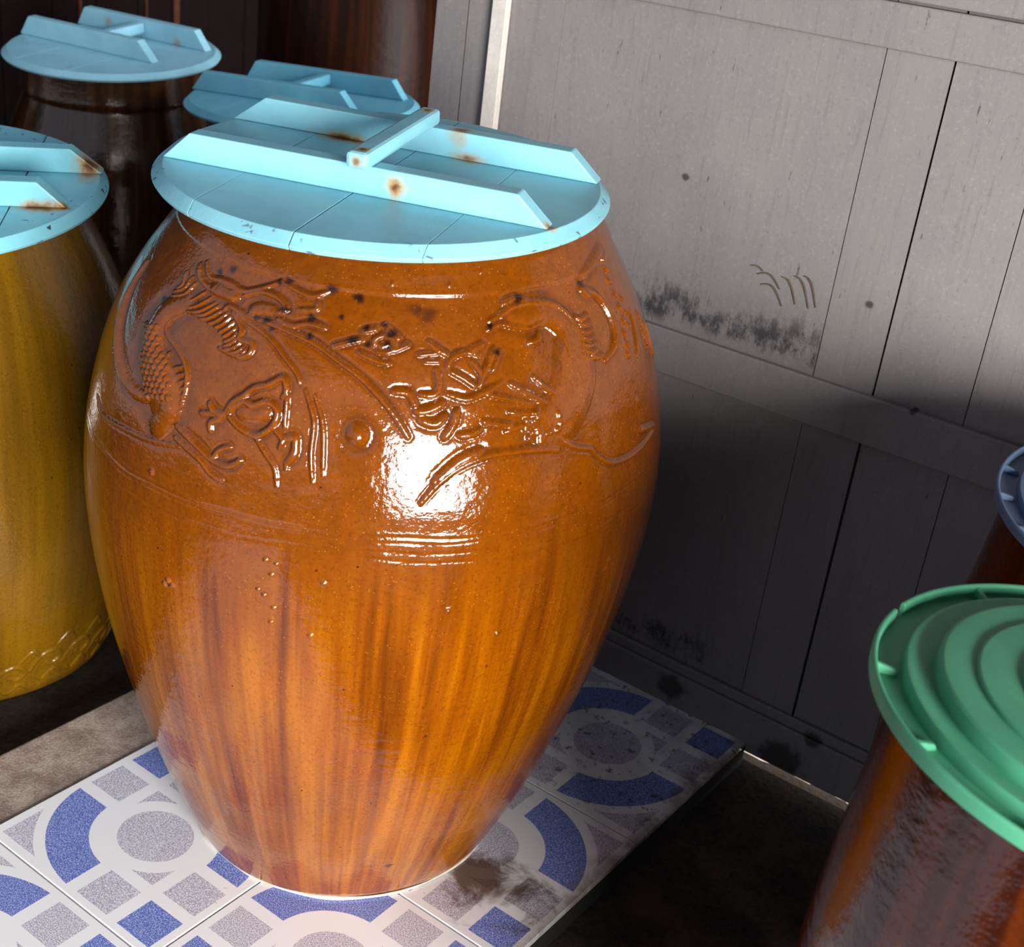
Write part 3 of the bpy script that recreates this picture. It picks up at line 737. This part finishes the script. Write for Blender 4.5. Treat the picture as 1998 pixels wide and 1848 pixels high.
def lathe(name, prof, mat, parent, seg=96):
    v, f = [], []
    for r, z in prof:
        for k in range(seg): a = 2 * math.pi * k / seg; v.append((r * math.cos(a), r * math.sin(a), z))
    n = len(prof)
    for i in range(n - 1):
        for k in range(seg): f.append((i * seg + k, i * seg + (k + 1) % seg, (i + 1) * seg + (k + 1) % seg, (i + 1) * seg + k))
    f.append(tuple((n - 1) * seg + k for k in range(seg)))
    f.append(tuple(reversed(range(seg))))
    o = mesh_obj(name, v, f, mat, parent, smooth=True)
    return o

def plastic_lid(name, c, N, az, R, mat, label, group, notch=None, ribs=()):
    root = empty(name, c, lean_rot(N, az)); tag(root, label, 'lid', group)
    s = R / 0.2
    prof = [(0.180, -0.0075), (0.1955, -0.0075), (0.1965, -0.004), (0.176, -0.0035), (0.1755, 0.006), (0.1745, 0.0075), (0.172, 0.008), (0.156, 0.0035), (0.1535, 0.0035),
            (0.1525, 0.0145), (0.151, 0.0160), (0.149, 0.0165), (0.127, 0.0150), (0.1255, 0.0150), (0.125, 0.0172), (0.124, 0.0180), (0.1225, 0.0182), (0.094, 0.0176), (0.093, 0.0176),
            (0.0925, 0.0198), (0.0915, 0.0206), (0.090, 0.0208), (0.03, 0.0205), (0.004, 0.0205)]
    # finer rounding of the corners
    prof = [(r * s, z * s) for r, z in prof]
    o = lathe('lid_disc', prof, mat, root, 160)
    e = o.modifiers.new('split', 'EDGE_SPLIT'); e.split_angle = math.radians(38)
    # outer lip, with an optional notch
    seg = 200; v, f = [], []
    sec = [(0.1962, -0.0075), (0.200, -0.006), (0.2005, 0.004), (0.1995, 0.0065), (0.1970, 0.0065), (0.1958, 0.004), (0.1958, -0.006)]
    a0, a1 = (notch[0] + notch[1], notch[0] - notch[1] + 360) if notch else (0, 360)
    for k in range(seg + 1):
        a = math.radians(a0 + (a1 - a0) * k / seg)
        for r, z in sec: v.append((r * s * math.cos(a), r * s * math.sin(a), z * s))
    m = len(sec)
    for k in range(seg):
        for j in range(m): f.append((k * m + j, (k + 1) * m + j, (k + 1) * m + (j + 1) % m, k * m + (j + 1) % m))
    if notch: f += [tuple(range(m)), tuple(reversed(range(seg * m, seg * m + m)))]
    mesh_obj('outer_lip', v, f, mat, root, smooth=False, bevel=0.0008)
    for a in ribs:
        aa = math.radians(a); d = Vector((math.cos(aa), math.sin(aa), 0)); n = Vector((-d.y, d.x, 0)) * 0.0022 * s
        pts = [d * 0.1966 * s + Vector((0, 0, -0.0038 * s)), d * 0.1782 * s + Vector((0, 0, -0.0034 * s)), d * 0.181 * s + Vector((0, 0, 0.0015 * s)), d * 0.1964 * s + Vector((0, 0, 0.0045 * s))]
        vv = [p + n for p in pts] + [p - n for p in pts]
        mesh_obj('rib', vv, [(0, 1, 2, 3), (7, 6, 5, 4), (0, 4, 5, 1), (1, 5, 6, 2), (2, 6, 7, 3), (3, 7, 4, 0)], mat, root, bevel=0.0006, seg=1)
    return root

# --- glazes
G_ORANGE = glaze('amber_orange_glaze', srgb(80, 34, 3), srgb(122, 61, 2), srgb(150, 85, 3), 1.0, 0.07, 0.65, srgb(99, 48, 3), True)
G_YELLOW = glaze('mustard_glaze', srgb(66, 43, 7), srgb(98, 67, 9), srgb(124, 88, 10), 0.4, 0.16)
G_BROWN = glaze('dark_brown_glaze', srgb(34, 19, 11), srgb(58, 33, 17), srgb(86, 52, 28), 0.8, 0.14)
G_AMBER = glaze('deep_amber_glaze', srgb(20, 7, 2), srgb(38, 14, 3), srgb(64, 27, 4), 0.8, 0.35, 0.15)
G_RED = glaze('red_brown_glaze', srgb(30, 10, 3), srgb(58, 20, 4), srgb(88, 36, 6), 0.7, 0.12)

BLUE = srgb(130, 192, 208)
P_MAIN = paint('sky_blue_paint_rusty', BLUE, rust=[
    (0.050, -0.099, 0.014, 0.017, 1.0, (1, 0.3, 1)),      # nail stain on the front batten
    (-0.085, 0.081, 0.000, 0.020, 0.95, (0.38, 1, 1.6)),   # rust at the foot of the rear batten
    (0.055, 0.090, 0.030, 0.020, 0.8, (1, 1, 0.7)),        # under the far end of the handle
    (0.0145, -0.104, 0.050, 0.012, 1.0, (1, 1, 0.5)),      # handle ends
    (0.0145, 0.082, 0.050, 0.014, 1.0, (1, 1, 0.5)),
    (0.014, -0.118, 0.040, 0.009, 0.7, (1, 1, 1)),
    (0.215, -0.090, 0.003, 0.012, 0.9, (1, 1, 1)),
    (0.065, 0.081, 0.003, 0.014, 0.8, (0.5, 1, 1.5))], seed=1.0)
P_B = paint('sky_blue_paint_dull', srgb(152, 205, 222), rust=[(-0.11, 0.117, 0.02, 0.02, 0.5, (1, 1, 1)), (0.09, 0.117, 0.004, 0.02, 0.6, (1, 1, 1))], seed=4.0, generic_rust=0.25)
P_M = paint('teal_blue_paint', srgb(112, 180, 200), rust=[(-0.06, 0.006, 0.016, 0.010, 1.0, (1, 1, 1))], seed=7.0, generic_rust=0.15)
P_Y = paint('sky_blue_paint_chipped', srgb(126, 196, 212), rust=[(0.250, 0.05, 0.012, 0.028, 1.0, (1, 0.5, 0.8)), (0.205, -0.093, 0.0, 0.024, 0.9, (0.5, 1, 1.6)), (0.235, -0.09, 0.0, 0.013, 1.0, (1, 1, 1))], seed=9.0, chips=0.9)
P_L = paint('sky_blue_paint_plain', srgb(126, 196, 212), seed=12.0)

# --- the big orange jar in the middle
MN = (0.022, -0.070, 0.997)
big_jar = jar_body('dragon_jar', (-0.0408, -0.2088, 0.0), (-0.0235, -0.2148, 0.8628), MN,
         [0.2013, 0.2469, 0.2826, 0.3123, 0.3318, 0.3393, 0.3252, 0.2850, 0.2121], G_ORANGE,
         'large glossy orange-brown ceramic jar with dragon and bird relief on blue tiles', 'jar', fine=True, relief=(RELIEF_LINES, RELIEF_BUMPS, GLAZE_SPOTS), collar=(0.8265, 0.0022), wob=0.0012,
         rings=[(0.600, -150, 38, 0.0006, 0.0016, 0.3), (0.594, -150, 20, 0.0005, 0.0014, 0.5), (0.573, -110, 10, 0.00045, 0.0016, 1.9), (0.565, -60, 38, 0.0005, 0.0014, 2.3),
                (0.372, -62, 25, 0.0006, 0.0017, 1.0), (0.362, -55, 30, 0.00045, 0.0015, 0.6), (0.330, -60, 30, 0.0006, 0.0018, 1.3), (0.318, -110, 10, 0.0005, 0.0018, 0.2), (0.300, -120, 25, 0.00045, 0.0016, 0.8)])
_v, _f = [], []
for k in range(160):
    a = 2 * math.pi * k / 160; wv = 0.0012 * math.sin(5 * a) + 0.0008 * math.sin(13 * a + 1)
    for e in range(6):
        b = 2 * math.pi * e / 6; rr = 0.2018 + (0.0022 + wv) * math.cos(b)
        _v.append((rr * math.cos(a), rr * math.sin(a), 0.0026 + (0.0022 + wv * 0.5) * math.sin(b)))
for k in range(160):
    for e in range(6): _f.append((6 * k + e, 6 * ((k + 1) % 160) + e, 6 * ((k + 1) % 160) + (e + 1) % 6, 6 * k + (e + 1) % 6))
mesh_obj('mortar_bead', _v, _f, M_MORTAR, big_jar, smooth=True)
wood_lid('jar_lid', (-0.0338, -0.2310, 0.8786), MN, 19.84, 0.2492, P_MAIN, 'sky-blue round wooden lid with rusty handle on the big orange jar', 'round blue wooden jar lids',
         [(-0.099, -0.217, 0.214, -0.184, 0.180), (0.081, -0.228, 0.220, -0.186, 0.186)], (0.002, 0.026, -0.118, 0.098, 0.018), (-0.120, 0.003, 0.125), (0.0006, 0.0013, 0.0005))

# --- mustard jar at the left
_fr = random.Random(11)
foot_lines = []
for k in range(13):
    a = 250 + 12.5 * k; z = 52 + 10 * math.sin(k * 1.7)
    foot_lines.append((0, 4.2, 2.6, [(a, z), (a + 3, z + 26), (a + 8, z + 32), (a + 11, z + 14), (a + 8, z + 2), (a + 5.5, z + 10)]))
    foot_lines.append((0, 3.6, 2.2, [(a + 2, z - 14), (a + 5, z - 28), (a + 9, z - 12), (a + 13, z - 30)]))
    foot_lines.append((0, 3.2, 2.0, [(a + 9, z + 40), (a + 13, z + 55 + 6 * _fr.random()), (a + 16, z + 38)]))
YN = (0.039, -0.102, 0.994)
jar_body('mustard_jar', (-0.795, -0.305, FZ), (-0.799, -0.3565, 0.689), YN, [0.225, 0.262, 0.288, 0.304, 0.312, 0.312, 0.302, 0.272, 0.228], G_YELLOW,
         'glossy mustard-yellow ceramic jar at the left edge beside the orange jar', 'jar', wob=0.0012, fine='foot', relief=(foot_lines, [], []), names=('wave_relief',))
wood_lid('jar_lid', (-0.7984, -0.3585, 0.7063), YN, 45.0, 0.279, P_Y, 'light blue chipped wooden lid on the mustard-yellow jar', 'round blue wooden jar lids',
         [(-0.093, -0.24, 0.238, -0.20, 0.202), (0.046, -0.268, 0.267, -0.23, 0.225)], (-0.03, -0.004, -0.105, 0.072, 0.02), (-0.1, 0.165), (0.001, 0.002), th=0.0172, bh=0.035, bt=0.025)

# --- dark brown jar at the back left
BN = (0.026, -0.098, 0.995)
jar_body('brown_jar', (-1.615, 0.665, FZ), (-1.597, 0.631, 0.688), BN, [0.165, 0.205, 0.232, 0.244, 0.246, 0.243, 0.232, 0.200, 0.190], G_BROWN,
         'dark brown glazed jar at the back left with orange rim band', 'jar', collar=(0.655, 0.007))
wood_lid('jar_lid', (-1.5966, 0.6295, 0.7035), BN, 10.4, 0.2355, P_B, 'pale blue wooden lid at the top left on the dark brown jar', 'round blue wooden jar lids',
         [(-0.047, -0.226, 0.150, -0.198, 0.112), (0.112, -0.205, 0.168, -0.180, 0.138)], (-0.026, -0.002, -0.0245, 0.1118, 0.024), (-0.08, 0.06), (0.0006, 0.0006), bh=0.042, hz=0.012)

# --- jar between, hidden below its lid
NM = (-0.029, -0.067, 0.997)
jar_body('shaded_jar', (-1.000, 0.690, FZ), (-1.017, 0.642, 0.689), NM, [0.165, 0.200, 0.225, 0.236, 0.238, 0.236, 0.225, 0.200, 0.190], G_BROWN,
         'dark jar hidden behind the orange jar under a teal-blue lid', 'jar')
wood_lid('jar_lid', (-1.0174, 0.641, 0.7045), NM, 14.1, 0.2355, P_M, 'teal-blue shaded wooden lid just behind the orange jar, left of the plank wall', 'round blue wooden jar lids',
         [(-0.060, -0.225, 0.150, -0.195, 0.118), (0.100, -0.20, 0.175, -0.175, 0.148)], (-0.016, 0.008, -0.0375, 0.0998, 0.022), (-0.08, 0.06), (0.0006, 0.0006), bh=0.038, hz=0.012)

# --- jar cut by the left edge of the picture
LN = (0.026, -0.098, 0.995)
jar_body('brown_jar', (-2.035, 0.345, FZ), (-2.02, 0.32, 0.655), LN, [0.160, 0.195, 0.220, 0.232, 0.234, 0.230, 0.220, 0.195, 0.185], G_BROWN,
         'brown jar mostly cut off by the left picture edge', 'jar')
wood_lid('jar_lid', (-2.02, 0.319, 0.6705), LN, 20, 0.2355, P_L, 'tip of a pale blue lid at the far left edge', 'round blue wooden jar lids',
         [(-0.08, -0.215, 0.205, -0.18, 0.170), (0.075, -0.215, 0.215, -0.18, 0.18)], (-0.012, 0.012, -0.095, 0.105, 0.018), (-0.08, 0.06), (0.0006, 0.0006))

# --- tall amber jar in the dark store
jar_body('amber_jar', (-1.62, 1.46, FZ), (-1.62, 1.46, 1.10), (0, 0, 1), [0.19, 0.225, 0.245, 0.252, 0.255, 0.252, 0.240, 0.215, 0.18], G_AMBER,
         'tall amber-brown jar in the dark beyond the plank wall', 'jar')

# --- jar with the green plastic lid
GN = (0.054, 0.027, 0.998)
jar_body('red_brown_jar', (0.862, -0.392, FZ), (0.8672, -0.3920, 0.674), GN, [0.145, 0.170, 0.184, 0.191, 0.194, 0.192, 0.187, 0.180, 0.174], G_RED,
         'glossy red-brown jar at the lower right under a green lid', 'jar')
M_GREEN = plastic('green_plastic', srgb(78, 158, 122), srgb(66, 142, 110))
plastic_lid('plastic_lid', (0.8680, -0.3915, 0.6845), GN, 0, 0.2, M_GREEN, 'bright green ringed plastic lid at the lower right', 'ringed plastic jar lids', notch=(177, 2.0), ribs=(205, 233, 147, 118, 262, 90, 60, 30, 0, 330, 296))

# --- jar with the blue-grey plastic lid
BLN = (0.056, -0.102, 0.993)
jar_body('red_brown_jar', (0.795, 0.070, FZ), (0.803, 0.046, 0.665), BLN, [0.150, 0.172, 0.187, 0.193, 0.195, 0.193, 0.186, 0.174, 0.165], G_RED,
         'dark red-brown jar against the plank wall under the blue-grey lid', 'jar')
M_BLUEGREY = plastic('blue_grey_plastic', srgb(80, 98, 126), srgb(70, 86, 112))
plastic_lid('plastic_lid', (0.804, 0.045, 0.675), BLN, 0, 0.18, M_BLUEGREY, 'blue-grey ringed plastic lid at the right edge by the wall', 'ringed plastic jar lids', notch=None, ribs=(185, 205, 225, 245, 160, 140, 120))
